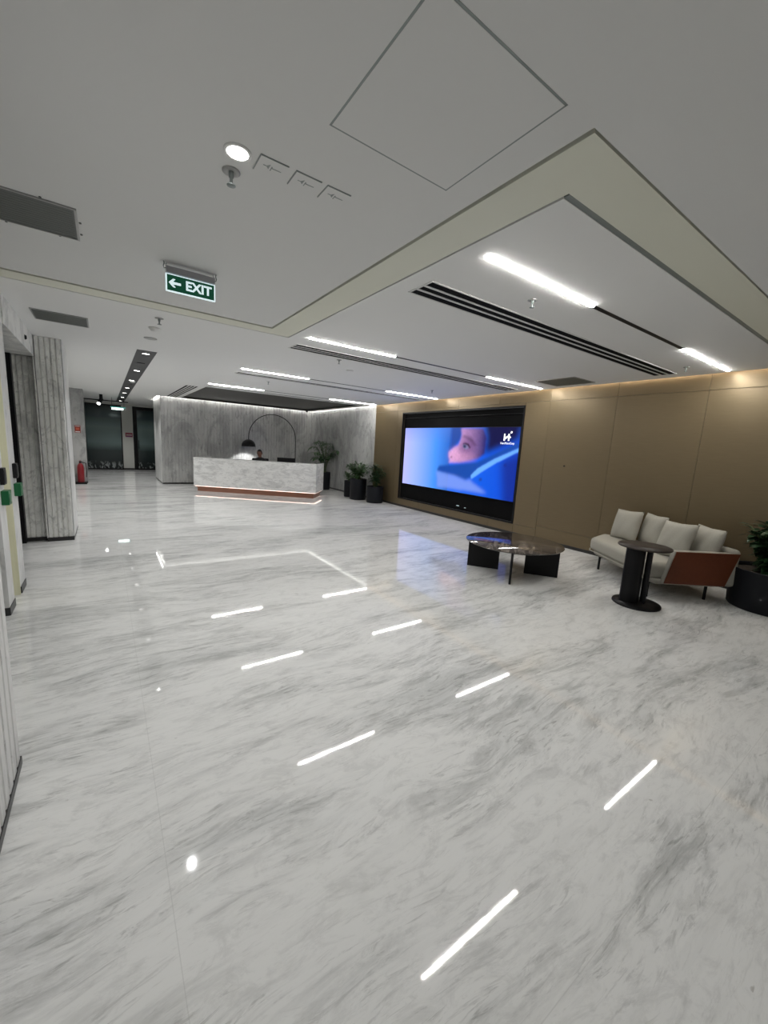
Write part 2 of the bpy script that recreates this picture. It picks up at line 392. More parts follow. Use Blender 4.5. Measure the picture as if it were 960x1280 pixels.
# ---------------------------------------------------------------- cove lights
def cove(name, mb, m, label, group=None): return tag(mb.build(name, m), label, 'cove light', group)
cove('cove_light', MB().box(1.5, XR-.05, YB-.05, YB-.025, H+.05, H+.06), M_cove, 'white light strip hidden in the slot above the wall behind the reception desk')
cove('cove_light', MB().box(1.425, 1.45, YB+.05, 16.9, H+.05, H+.06), M_cove, 'short white light strip in the slot at the corridor side of the reception block')
cove('cove_light', MB().box(XR-.05, XR-.025, YM, YB-.06, H+.05, H+.06), M_cove, 'white light strip in the slot above the ribbed marble wall by the planters')
cove('cove_light', MB().box(XR-.045, XR-.025, YN+.05, YM-.01, H+.05, H+.06), M_warm, 'warm light strip in the slot along the top of the bronze wall')

# ---------------------------------------------------------------- linear lights and diffusers
def linear_light(y, label, seg=((2.0,3.24),(5.05,6.52))):
    o = thing('linear_light', label, 'ceiling light', (0,y,H), 0, 'linear lights across the lounge ceiling')
    hb = MB().box(seg[0][1], seg[1][0], -.020, .020, -.004, .0); hb.build('housing', M_black, o)
    for a, b in seg:
        MB().box(a, b, -.013, .013, -.007, .0).build('lens', M_led, o)
    return o
linear_light(1.875, 'broken line of two bright strips nearest the camera, ahead of the long air slot')
linear_light(4.54, 'broken line of two bright strips, second from the camera')
linear_light(7.33, 'broken line of two bright strips, third from the camera')
linear_light(9.98, 'broken line of two bright strips beside the dark tray ceiling')
def diffuser(y, x0, x1, n, label):
    o = thing('air_diffuser', label, 'air vent', (0,y,H), 0, 'linear air diffusers across the lounge ceiling')
    wd = .085*n
    MB().box(x0, x1, -wd/2, wd/2, -.003, 0).build('slot', M_void, o)
    fr = MB().box(x0-.015,x1+.015,-wd/2-.012,-wd/2,-.006,0).box(x0-.015,x1+.015,wd/2,wd/2+.012,-.006,0).box(x0-.015,x0,-wd/2,wd/2,-.006,0).box(x1,x1+.015,-wd/2,wd/2,-.006,0)
    fr.build('frame', M_ceil, o)
    for k in range(1, n):
        yy = -wd/2 + k*.085
        MB().box(x0, x1, yy-.012, yy+.012, -.007, -.003).build('vane', M_ceil, o)
    return o
diffuser(2.52, 2.0, 6.35, 3, 'long three-slot air diffuser nearest the camera')
diffuser(5.06, 2.02, 6.35, 3, 'long slot diffuser between the second light line and the bronze wall vent')
diffuser(7.83, 2.05, 6.35, 2, 'slot diffuser just behind the third light line')
diffuser(10.42, 2.05, 6.35, 1, 'slot diffuser just before the dark tray ceiling')
o = thing('air_diffuser', 'dark slatted air diffuser running beside the reception block top', 'air vent', (1.80, 12.6, H), 0)
MB().box(-.13,.13,-1.7,2.0,-.003,0).build('slot', M_void, o)
for k in range(3): MB().box(-.085+k*.07,-.055+k*.07,-1.7,2.0,-.007,-.003).build('vane', M_ceil, o)
# dark return grilles
def grille(x0, x1, y0, y1, label, m=M_grey):
    o = thing('ceiling_grille', label, 'ceiling vent', ((x0+x1)/2,(y0+y1)/2,H))
    a, b = (x1-x0)/2, (y1-y0)/2
    MB().box(-a,a,-b,b,-.004,0).build('backing', m, o)
    MB().box(-a-.012,a+.012,-b-.012,-b,-.008,0).box(-a-.012,a+.012,b,b+.012,-.008,0).box(-a-.012,-a,-b,b,-.008,0).box(a,a+.012,-b,b,-.008,0).build('frame', M_dimwhite if m is M_grey else m, o)
    s = MB(); n = 14
    for k in range(n): s.box(-a+.01, a-.01, -b+(2*b)*(k+.3)/n, -b+(2*b)*(k+.45)/n, -.0055, -.004)
    s.build('slats', m, o)
    return o
g1 = grille(-.56, -.082, 3.02, 3.44, 'dark grey ceiling grille at the left edge, in front of the band')
for px_, py_ in ((-.42,.235),(-.1,.24),(.15,.235),(-.2,-.235),(.1,-.235),(.262,.12),(.262,-.05)):
    MB().cyl(px_, py_, -.006, 0, .006, 8).build('screw', M_grey, g1)
grille(-.56, -.10, 5.67, 6.12, 'dark grey ceiling grille behind the band, near the marble lintel')
grille(5.82, 6.40, 3.52, 4.16, 'square dark ceiling grille close to the bronze wall')
# access panel: thin joint lines in the near ceiling
o = thing('access_panel', 'large square ceiling access panel outlined by a thin joint', 'access panel', (1.063, 1.28, H))
a, b = .30, .30
MB().box(-a+.004,a-.004,-b+.004,b-.004,-.0015,0).build('panel', M_ceil, o)
fr = MB()
for q in (.0,): fr.box(-a-.004,a+.004,-b-.004,-b+.004,-.0008,0).box(-a-.004,a+.004,b-.004,b+.004,-.0008,0).box(-a-.004,-a+.004,-b,b,-.0008,0).box(a-.004,a+.004,-b,b,-.0008,0)
fr.build('joint', M_alu, o)
# three small flush plates
labs = ['small flush ceiling plate nearest the round downlight', 'middle one of three small flush ceiling plates', 'small flush ceiling plate farthest from the downlight']
proto = None
for i, x in enumerate((.605, .765, .92)):
    if proto is None:
        p = thing('ceiling_plate', labs[0], 'ceiling plate', (x, 1.912, H), 0, 'row of three small ceiling plates')
        MB().box(0, .118, .0, .112, -.002, 0).build('plate', M_ceil, p)
        MB().box(-.004,.122,-.005,0,-.004,0).box(-.004,0,0,.112,-.004,0).build('edge_shadow', M_alu, p)  # dark strips standing in for the shadow along two plate edges
        MB().prism([(.025,.052),(.04,.052),(.052,.035),(.052,.07),(.04,.056),(.025,.056)], -.003, -.002).build('latch', M_alu, p)
        MB().prism([(.060,.045),(.064,.045),(.066,.053),(.106,.053),(.106,.057),(.064,.058),(.064,.075),(.060,.075)], -.003, -.002).build('latch', M_alu, p)
        proto = p
    else: copy_tree(proto, (x, 1.912, H), labs[i])

# ---------------------------------------------------------------- downlights
def downlight(x, y, label, power, r=.045):
    o = thing('downlight', label, 'ceiling light', (x, y, H), 0, 'round downlights in the near ceiling')
    MB().lathe([(r+.012,0),(r+.012,-.005),(r,-.006),(r,0)], n=32).build('trim_ring', M_white, o)
    MB().lathe([(0.0001,-.004),(r,-.004),(r,0)], n=32).build('lens', M_spot, o)
    l = bpy.data.lights.new('downlight_beam', 'SPOT'); l.energy = power; l.spot_size = R(150); l.spot_blend = .6; l.shadow_soft_size = .012
    lo = bpy.data.objects.new('downlight_beam', l); COL.objects.link(lo); lo.location = (x, y, H-.02)
    return o
downlight(.52, 1.965, 'round bright downlight beside the small ceiling plates', 45)
downlight(.545, 3.87, 'round downlight just beyond the green exit sign', 65, .010)
downlight(.52, .0, 'added round downlight above the camera, out of view', 5)  # row continued out of view, added to light the foreground
downlight(3.2, -.9, 'added round downlight behind the camera to the right, out of view', 7)  # unseen lamp added to brighten the near floor
downlight(.52, -1.9, 'added round downlight farthest behind the camera, out of view', 5)  # unseen too, added for light on the foreground

# corridor light trough
o = thing('light_trough', 'long dark ceiling trough with small downlights leading to the corridor end', 'ceiling light', (.575, 7.08, H))
MB().box(-.128,.128,0,12.6,-.004,0).build('trough', mat('trough_grey', (.035,.036,.038), .5), o)
for y, on in ((7.30,1),(8.35,0),(9.38,1),(11.2,1),(12.2,0),(13.2,1),(14.95,1),(16.85,1),(18.9,1)):
    yy = y-7.08
    hd = MB().box(-.055,.055,yy-.03,yy+.03,-.010,-.004).build('lamp_head', M_black if not on else M_blacksatin, o)
    MB().box(-.045,.045,yy-.018,yy+.018,-.013,-.010).build('lens', M_spot if on else M_spotdim, hd)
    if on:
        l = bpy.data.lights.new('trough_beam', 'SPOT'); l.energy = 70; l.spot_size = R(120); l.spot_blend = .7; l.shadow_soft_size = .012
        lo = bpy.data.objects.new('trough_beam', l); COL.objects.link(lo); lo.location = (.575, y, H-.03)
tag(MB().lathe([(.0001,-.035),(.05,-.03),(.06,0)], (.60,11.35,H-.005), 20).build('smoke_detector', M_white), 'small round white sensor on the dark ceiling trough', 'smoke detector')

# sprinklers, detectors
def sprinkler(x, y, label, big=1.0):
    o = thing('sprinkler', label, 'sprinkler', (x, y, H), 0, 'fire sprinklers on the ceiling')
    k = big
    MB().lathe([(.034*k,0),(.034*k,-.004),(.022*k,-.008),(.014*k,-.003)], n=24).build('escutcheon', M_dimwhite, o)
    MB().lathe([(.010*k,0),(.010*k,-.022*k),(.006*k,-.026*k),(.006*k,-.045*k)], n=12).build('body', M_alu, o)
    MB().lathe([(.0001,-.052*k),(.017*k,-.052*k),(.017*k,-.049*k),(.0001,-.049*k)], n=16).build('deflector', M_alu, o)
    return o
sprinkler(.53, 2.111, 'sprinkler head beside the round bright downlight', 1.15)
sprinkler(2.80, 2.12, 'sprinkler head between the first bright strip and the three-slot diffuser', 1.1)
sprinkler(2.82, 5.33, 'sprinkler head behind the second light line', 1.1)
sprinkler(2.83, 8.42, 'sprinkler head in front of the dark tray ceiling', 1.1)
sprinkler(6.02, 2.16, 'sprinkler head by the bright strip end near the bronze wall')
sprinkler(.53, 5.04, 'sprinkler head just beyond the cream band, near the smoke detector', 1.2)
sprinkler(5.55, 6.41, 'sprinkler head above the video wall')
tag(MB().lathe([(.06,0),(.062,-.012),(.048,-.018),(.045,-.03),(.03,-.042),(.0001,-.044)], (.53,5.52,H), 28).build('smoke_detector', M_white), 'white smoke detector below the band, above the corridor trough', 'smoke detector')
tag(MB().lathe([(.075,0),(.075,-.006),(.06,-.009),(.0001,-.009)], (.54,6.14,H), 28).build('speaker_grille', M_dimwhite), 'round flat ceiling speaker before the corridor trough', 'speaker')
tag(MB().lathe([(.06,0),(.06,-.006),(.0001,-.008)], (3.33,5.91,H), 28).build('speaker_grille', M_white), 'round flat white ceiling speaker behind the second light line', 'speaker')
tag(MB().lathe([(.0001,-.06),(.03,-.055),(.05,-.03),(.055,0)], (6.35,14.45,H), 20).build('dome_camera', M_black), 'small black dome camera at the reception corner', 'camera')
# camera dot on the lintel
tag(MB().lathe([(.0001,-.02),(.02,-.018),(.03,0)], (0,0,0), 16).build('lintel_camera', M_black, recentre=False), 'tiny black dome on the grey marble lintel', 'camera')
q = bpy.data.objects['lintel_camera']; q.rotation_euler = (0, R(-90), 0); q.location = (-.72, 6.55, 2.645); q.name = 'dome_camera'
tag(MB().cyl(0,0,0,.012,.014,12).build('wall_button', M_black, recentre=False), 'tiny dark button on the bronze wall right of the video wall', 'button')
q = bpy.data.objects['wall_button']; q.rotation_euler = (0, R(-90), 0); q.location = (XR, 4.02, 1.45)

# ---------------------------------------------------------------- exit sign
o = thing('exit_sign', 'green hanging EXIT sign with white arrow pointing left', 'exit sign', (.570, 3.41, H))
MB().box(-.160,.160,-.03,.03,-.075,-.032).build('housing', mat('sign_housing', (.34,.34,.36), .35, .5), o, bevel=.003)
MB().box(-.165,.165,-.008,.008,-.192,-.075).build('panel', M_exitw, o, bevel=.002)
MB().box(-.156,.156,-.0095,-.008,-.185,-.082).build('green_face', M_exit, o)
Rx = Matrix.Translation((.050,-.0100,-.1340)) @ Matrix.Rotation(R(90),4,'X')
text_mesh('lettering', 'EXIT', .086, M_exitw, o, Rx, bold=.0026, depth=.0006, xs=1.0)
ar = MB(); zc = -.1335
ar.M = Matrix.Translation((-.104,-.0100,zc)) @ Matrix.Rotation(R(90),4,'X')
ar.prism([(-.042,0),(-.015,.028),(.002,.028),(-.014,.008),(.036,.008),(.036,-.008),(-.014,-.008),(.002,-.028),(-.015,-.028)], -.0006, .0006)
ar.build('arrow', M_exitw, o)
for sx in (-1, 1):
    MB().tube([(sx*.150,0,-.04),(sx*.172,0,-.045),(sx*.176,0,-.03),(sx*.170,0,-.015),(sx*.172,0,-.0)], .0035, 8).build('hanger', M_alu, o)
    MB().tube([(sx*.150,.012,-.035),(sx*.158,.02,-.02),(sx*.155,.02,0)], .002, 6).build('hanger', M_alu, o)
# distant hanging sign box
o = thing('exit_sign', 'small glowing hanging sign over the corridor end', 'exit sign', (.45, 17.4, H))
MB().box(-.22,.22,-.05,.05,-.36,-.32).build('housing', mat('teal_housing', (.10,.30,.28), .3, emit=(.1,.5,.45), es=.4), o)
MB().box(-.19,.15,-.045,.045,-.42,-.36).build('panel', mat('glow_panel', (.9,1,.95), .3, emit=(.85,1,.95), es=4), o)
for sx in (-.18,.18): MB().tube([(sx,0,-.33),(sx,0,-.006)], .006, 6).build('rod', M_black, o)
# track spotlight
o = thing('track_spotlight', 'black track spotlight shining beside the corridor end glass', 'spotlight', (-.08, 16.6, H))
MB().box(-.55,.8,-.02,.02,-.20,-.17).build('track', M_black, o)
MB().tube([(-.5,0,-.18),(-.5,0,0)], .008, 6).build('hanger', M_black, o); MB().tube([(.6,0,-.18),(.6,0,0)], .008, 6).build('hanger', M_black, o)
MB().tube([(.05,0,0),(.05,0,-.20)], .05, 14).build('ballast', M_black, o)
hd = MB().tube([(.06,.06,-.14),(-.02,-.07,-.30)], .055, 16).build('lamp_head', M_black, o)
ln = MB().tube([(-.02,-.07,-.30),(-.026,-.08,-.312)], .048, 16); ln.build('lens', mat('spot_glow', (1,1,1), .5, emit=(1,1,.97), es=12), hd)

# ---------------------------------------------------------------- card readers and call points
def wallbox(name, y, z, hy, hz, m, label, cat, x=-.73, d=.03, group=None):
    return tag(MB().box(x, x+d, y-hy, y+hy, z-hz, z+hz).build(name, m, bevel=.004), label, cat, group)
def wallthing(name, y, z, m, label, cat, inner, im, x=-.73, hy=.06, hz=.06, d=.03):
    o = thing(name, label, cat, (x, y, z))
    MB().box(0, d, -hy, hy, -hz, hz).build('casing', m, o, bevel=.004)
    MB().box(d, d+.003, -hy*inner, hy*inner, -hz*inner, hz*inner).build('face_plate', im, o)
    return o
wallthing('card_reader', 4.56, 1.18, M_black, 'black card reader on the jamb nearest the camera', 'card reader', .75, M_blacksatin, hy=.05, hz=.07)
wallthing('card_reader', 5.15, 1.18, M_black, 'black card reader on the jamb beside the lift opening', 'card reader', .75, M_blacksatin, hy=.05, hz=.07)
wallthing('call_point', 4.56, 1.00, M_green, 'green emergency call point on the jamb nearest the camera', 'call point', .6, mat('green_face', (.01,.16,.05), .3), hy=.06, hz=.06, d=.05)
wallthing('call_point', 5.15, 1.00, M_green, 'green emergency call point on the jamb beside the lift opening', 'call point', .6, bpy.data.materials['green_face'], hy=.06, hz=.06, d=.05)

# ---------------------------------------------------------------- extinguisher and small signs
o = thing('fire_extinguisher', 'red fire extinguisher on a black stand before the marble pilaster', 'fire extinguisher', (-.63, 15.02, 0))
MB().box(-.14,.14,-.13,.13,0,.05).build('stand', M_black, o)
MB().lathe([(.075,.05),(.085,.07),(.085,.48),(.072,.55),(.045,.60),(.03,.62)], n=28).build('cylinder', M_red, o)
vv = MB().lathe([(.03,.62),(.03,.67),(.018,.68)], n=16).build('valve', M_black, o)
MB().box(-.012,.012,-.12,.03,.68,.70).build('handle', M_red, vv)
MB().tube([(.03,0,.65),(.13,-.02,.62),(.15,-.03,.45),(.135,-.03,.2)], .012, 8).build('hose', M_black, o)
o = thing('fire_sign', 'small red and white fire sign above the extinguisher', 'sign', (-.645, 15.19, 1.62))
MB().box(-.07,.07,-.008,0,-.11,.11).build('plate', M_signred, o)
MB().box(-.055,.055,-.010,-.008,-.095,-.065).build('caption_band', M_white, o); MB().box(-.055,.055,-.010,-.008,.075,.09).build('caption_band', M_white, o)
MB().box(-.04,.04,-.010,-.008,-.03,.04).build('pictogram', mat('sign_orange', (.6,.12,.06), .4), o)
o = thing('door_sign', 'small maroon sign with white lettering between the corridor end doors', 'sign', (.88, YE, 1.50))
MB().box(-.13,.13,-.012,0,-.09,.09).build('plate', M_signmaroon, o)
s = MB()
for k, (x0, h_) in enumerate(((-.09,.03),(-.055,.022),(-.02,.03),(.015,.026),(.05,.03),(.08,.022))): s.box(x0,x0+.02,-.014,-.012,-h_,h_)
s.build('lettering', M_white, o)
MB().box(-.10,.10,-.014,-.012,-.072,-.06).build('underline', mat('sign_blue', (.05,.12,.4), .4), o)

# ---------------------------------------------------------------- video wall
Y0, Y1, Z0, Z1 = 5.02, 8.70, .66, 2.14
o = thing('video_wall', 'large black video wall showing a blue picture of a masked face', 'screen', (XR, (4.965+8.865)/2, .22))
yc = (4.965+8.865)/2
def L(mb): mb.M = Matrix.Translation((-XR, -yc, -.22)); return mb
L(MB()).box(XR-.012,XR+.02,4.965,4.995,.22,2.552).box(XR-.012,XR+.02,8.835,8.865,.22,2.552).box(XR-.012,XR+.02,4.995,8.835,.22,.25).box(XR-.012,XR+.02,4.995,8.835,2.52,2.552).build('frame', M_black, o)
L(MB()).box(XR+.06,XR+.08,4.995,8.835,.25,2.52).build('back_panel', M_void, o)
L(MB()).box(XR+.0,XR+.06,Y0-.012,Y1+.012,Z0-.012,Z1+.012).build('screen_body', M_black, o)
L(MB()).box(XR+.055,XR+.06,6.55,6.63,.335,.35).box(XR+.055,XR+.06,6.33,6.38,.32,.33).build('status_lights', mat('status', (.6,.7,.7), .4, emit=(.6,.8,.9), es=.6), o)
L(MB()).box(XR+.03,XR+.06,4.995,8.835,2.40,2.41).build('rail', M_blacksatin, o)
polys = {
'face': [(0.563, 0.989), (0.602, 0.988), (0.742, 0.986), (0.775, 0.854), (0.769, 0.62), (0.719, 0.547), (0.588, 0.475), (0.474, 0.453), (0.487, 0.496), (0.472, 0.543), (0.468, 0.616), (0.516, 0.694), (0.551, 0.732), (0.57, 0.83), (0.572, 0.918)],
'nosehi': [(0.474, 0.543), (0.481, 0.624), (0.527, 0.684), (0.57, 0.634), (0.561, 0.525), (0.504, 0.488)],
'eye': [(0.575, 0.72), (0.613, 0.765), (0.640, 0.71), (0.626, 0.655), (0.594, 0.668)],
'brow': [(0.575,0.83),(0.60,0.86),(0.66,0.80),(0.665,0.70),(0.64,0.76)],
'hair': [(0.742, 1.05), (1.001, 1.05), (0.998, 0.846), (0.769, 0.62), (0.775, 0.854)],
'darkl': [(0.48, 1.05), (0.573, 1.05), (0.57, 0.83), (0.516, 0.694), (0.475, 0.643), (0.478, 0.808)],
'cloth': [(0.388, 0.386), (0.528, 0.429), (0.722, 0.495), (0.838, 0.628), (0.974, 0.783), (0.996, 0.8), (0.999, 0.724), (0.858, 0.566), (0.76, 0.451), (0.681, 0.261), (0.631, 0.207), (0.537, 0.247), (0.369, 0.298)],
'mask': [(0.362, 0.289), (0.537, 0.257), (0.641, 0.199), (0.675, 0.232), (0.684, 0.192), (0.816, 0.056), (0.381, 0.036), (0.382, 0.153)],
'strap': [(0.675, 0.289), (0.726, 0.403), (0.842, 0.557), (1.01, 0.732), (1.01, 0.686), (0.861, 0.507), (0.764, 0.366), (0.682, 0.234)],
'dot': [(0.914, 0.503), (0.933, 0.505), (0.936, 0.461), (0.916, 0.458)],
'dot2': [(0.744, 0.262), (0.766, 0.268), (0.768, 0.227), (0.746, 0.222)],
'lower': [(0.893, 0.538), (1.02, 0.677), (1.02, -.05), (0.93, -.05)]}
NS, NT = 320, 130
ss, tt = np.meshgrid(np.linspace(0,1,NS), np.linspace(0,1,NT))
def inside(poly):
    m = np.zeros(ss.shape, bool); n = len(poly)
    for i in range(n):
        x1, y1 = poly[i]; x2, y2 = poly[(i+1)%n]
        c = ((y1 > tt) != (y2 > tt)) & (ss < (x2-x1)*(tt-y1)/((y2-y1) or 1e-9)+x1); m ^= c
    return m.astype(float)
def blur(a, k):
    for _ in range(2):
        for ax in (0, 1):
            pad = [(k,k) if i == ax else (0,0) for i in (0,1)]; b = np.pad(a, pad, 'edge')
            a = sum(np.take(b, range(i, i+a.shape[ax]), ax) for i in range(2*k+1))/(2*k+1)
    return a
def lin(c): c = np.array(c)/255.; return np.where(c <= .04045, c/12.92, ((c+.055)/1.055)**2.4)
img = np.zeros((NT, NS, 3))
for x0, x1, c0, c1 in ((0,.12,(178,178,245),(150,172,250)),(.12,.34,(150,172,250),(70,140,235)),(.34,.48,(70,140,235),(40,95,190)),(.48,1.01,(30,100,225),(5,70,200))):
    mk = (ss >= x0) & (ss < x1); k = ((ss-x0)/(x1-x0))[..., None]
    img = np.where(mk[..., None], lin(c0)*(1-k)+lin(c1)*k, img)
topd = np.clip((tt-.75)*1.5, 0, .5)[..., None]; img = img*(1-topd) + lin((90,120,205))*topd
def put(name, col, k, a=1.0, grad=None):
    global img
    m = (blur(inside(polys[name]), k)*a)[..., None]
    c = lin(col) if grad is None else grad
    img = img*(1-m) + c*m
put('darkl', (38,62,130), 3, .8)
put('hair', (4,20,66), 6)
u_ = np.clip((ss-.50)/.26, 0, 1)[..., None]
fg = lin((200,150,200))*(1-u_) + lin((45,42,105))*u_
put('face', None, 2, 1, fg)
put('nosehi', (225,165,200), 7, .45)
polys['socket'] = [(.585,.80),(.63,.84),(.68,.78),(.68,.66),(.63,.60),(.575,.62),(.56,.70)]
put('socket', (105,70,120), 6, .7)
polys['brow'] = [(.572,.86),(.60,.885),(.66,.84),(.70,.74),(.69,.72),(.645,.80),(.60,.845)]
put('brow', (70,45,80), 2, .6)
polys['lash'] = [(.578,.745),(.60,.775),(.635,.76),(.655,.70),(.648,.69),(.628,.735),(.602,.752)]
polys['eye'] = [(.584,.735),(.602,.752),(.628,.735),(.640,.695),(.618,.672),(.596,.69)]
put('eye', (120,125,165), 1, .7)
polys['iris'] = [(.590,.735),(.612,.742),(.620,.71),(.608,.69),(.594,.70)]
put('iris', (30,45,80), 1, .95)
put('lash', (30,22,45), 1, .9)
img = np.clip(img*1.12 - .008, 0, 1.2)
polys['nostril'] = [(.486,.545),(.500,.56),(.506,.535),(.492,.522)]
put('nostril', (110,60,95), 1, .7)
polys['cheek'] = [(.52,.58),(.60,.62),(.68,.58),(.70,.52),(.60,.49),(.53,.49)]
put('cheek', (215,150,185), 7, .45)
rr_ = np.random.RandomState(2); img = img*(1+(blur(rr_.rand(NT,NS),1)-.5)*.5*(blur(inside(polys['face']),2)[...]*.9+.1))[...,None]
put('lower', (0,28,130), 8, .8)
put('cloth', (10,70,165), 2)
put('mask', (120,150,235), 3, .85)
put('strap', (105,170,250), 1)
put('dot', (10,40,140), 1); put('dot2', (10,60,170), 1)
gv = []; gf = []
for j in range(NT):
    for i in range(NS):
        gv.append((XR-.002-XR, (Y1-(Y1-Y0)*ss[j,i])-yc, Z0+(Z1-Z0)*tt[j,i]-.22))
for j in range(NT-1):
    for i in range(NS-1):
        a = j*NS+i; gf.append((a, a+NS, a+NS+1, a+1))
gf = [f[::-1] for f in gf]
me = bpy.data.meshes.new('picture'); me.from_pydata(gv, [], gf)
ca = me.color_attributes.new('picture', 'FLOAT_COLOR', 'POINT')
ca.data.foreach_set('color', np.concatenate([img, np.ones((NT,NS,1))], 2).astype(np.float32).ravel())
mp_ = bpy.data.materials.new('screen_picture'); mp_.use_nodes = True
b_ = mp_.node_tree.nodes['Principled BSDF']; b_.inputs['Base Color'].default_value = (.01,.01,.01,1); b_.inputs['Roughness'].default_value = .6; b_.inputs['Specular IOR Level'].default_value = .1
at_ = mp_.node_tree.nodes.new('ShaderNodeAttribute'); at_.attribute_name = 'picture'
mp_.node_tree.links.new(at_.outputs['Color'], b_.inputs['Emission Color']); b_.inputs['Emission Strength'].default_value = 1.15
me.materials.append(mp_); po = bpy.data.objects.new('picture', me); COL.objects.link(po); po.parent = o
M_logo = mat('logo_white', (.9,.9,.9), .5, emit=(.95,.97,1), es=1.1)
def sc(s, t): return (-.004, (Y1-(Y1-Y0)*s)-yc, Z0+(Z1-Z0)*t-.22)
# emblem: an H with a slanted bar and a spark
p = sc(.921,.863)
EM = Matrix.Translation(p) @ Matrix(((0,0,-1,0),(-1,0,0,0),(0,1,0,0),(0,0,0,1)))
lg = MB(); lg.M = EM
lg.prism([(-.095,-.07),(-.062,-.07),(-.062,.07),(-.095,.07)], -.001, .001)
lg.prism([(.012,-.07),(.045,-.07),(.045,-.026),(.085,.0),(.045,.030),(.045,.07),(.012,.07)], -.001, .001)
lg.prism([(-.062,-.040),(-.062,.0),(.012,.040),(.012,.0)], -.001, .001)
lg.prism([(.060,.080),(.100,.080),(.105,.120),(.070,.120)], -.001, .001)
lg.build('emblem', M_logo, o)
TM = Matrix.Translation(sc(.922,.782)) @ Matrix(((0,0,-1,0),(-1,0,0,0),(0,1,0,0),(0,0,0,1)))
text_mesh('wordmark', 'HeroMotoCorp', .062, M_logo, o, TM, bold=.0, depth=.0008, xs=.86)

# ---------------------------------------------------------------- reception desk
ang = math.atan2(-.632, .775)
o = thing('reception_desk', 'long white marble reception desk on a copper plinth', 'desk', (2.12, 12.90, 0), ang)
DL, DD = 3.69, .95
MB().box(0, DL, 0, .06, .16, 1.0).box(0,.06,.06,DD,.16,1.0).box(DL-.06,DL,.06,DD,.16,1.0).box(.06,DL-.06,.06,.30,.96,1.0).box(.06,DL-.06,.06,DD,.16,.20).build('body', M_desk, o, bevel=.004)
MB().box(.06,DL-.06,.30,DD-.02,.70,.74).build('worktop', M_wallgrey, o)
MB().box(.08,DL-.08,.07,DD-.08,0,.115).build('plinth', M_copper, o)
MB().box(.03,DL-.03,.02,.05,.148,.159).box(DL-.05,DL-.02,.05,DD-.05,.148,.159).build('led_strip', M_deskled, o)
MB().box(.05,DL-.05,.05,DD-.06,.115,.16).build('recess', M_copper, o)
dM = Matrix.Translation((2.12,12.90,0)) @ Matrix.Rotation(ang,4,'Z')
# monitors
def monitor(lx, ly, label, rz=0, w_=.27):
    p = dM @ Vector((lx, ly, .741))
    m_ = thing('monitor', label, 'monitor', p, ang+rz)
    MB().box(-w_,w_,-.012,.012,.09,.375).build('display', M_black, m_, bevel=.004)
    MB().box(-.02,.02,.012,.03,.01,.2).build('stand', M_black, m_); MB().box(-.11,.11,-.05,.10,0,.012).build('base', M_black, m_)
monitor(2.62, .52, 'black monitor on the reception desk, back to the room')
# office chair behind
o = thing('office_chair', 'black office chair back under the person at the reception desk', 'chair', (4.09, 12.82, 0), ang+R(24))
MB().rbox(-.26,.26,.20,.27,.55,1.02,.034).build('backrest', M_blacksatin, o)
MB().rbox(-.25,.25,-.26,.2,.34,.42,.035).build('seat', M_blacksatin, o)
MB().cyl(0,0,.08,.345,.03).build('gas_lift', M_black, o)
for k in range(5):
    a = R(72*k); MB().tube([(0,0,.1),(.28*math.cos(a),.28*math.sin(a),.065)], .022, 8).build('leg', M_black, o)
    MB().lathe([(.0001,0),(.022,.005),(.03,.03),(.022,.055),(.0001,.06)], (.28*math.cos(a),.28*math.sin(a),0), 12).build('caster', M_black, o)

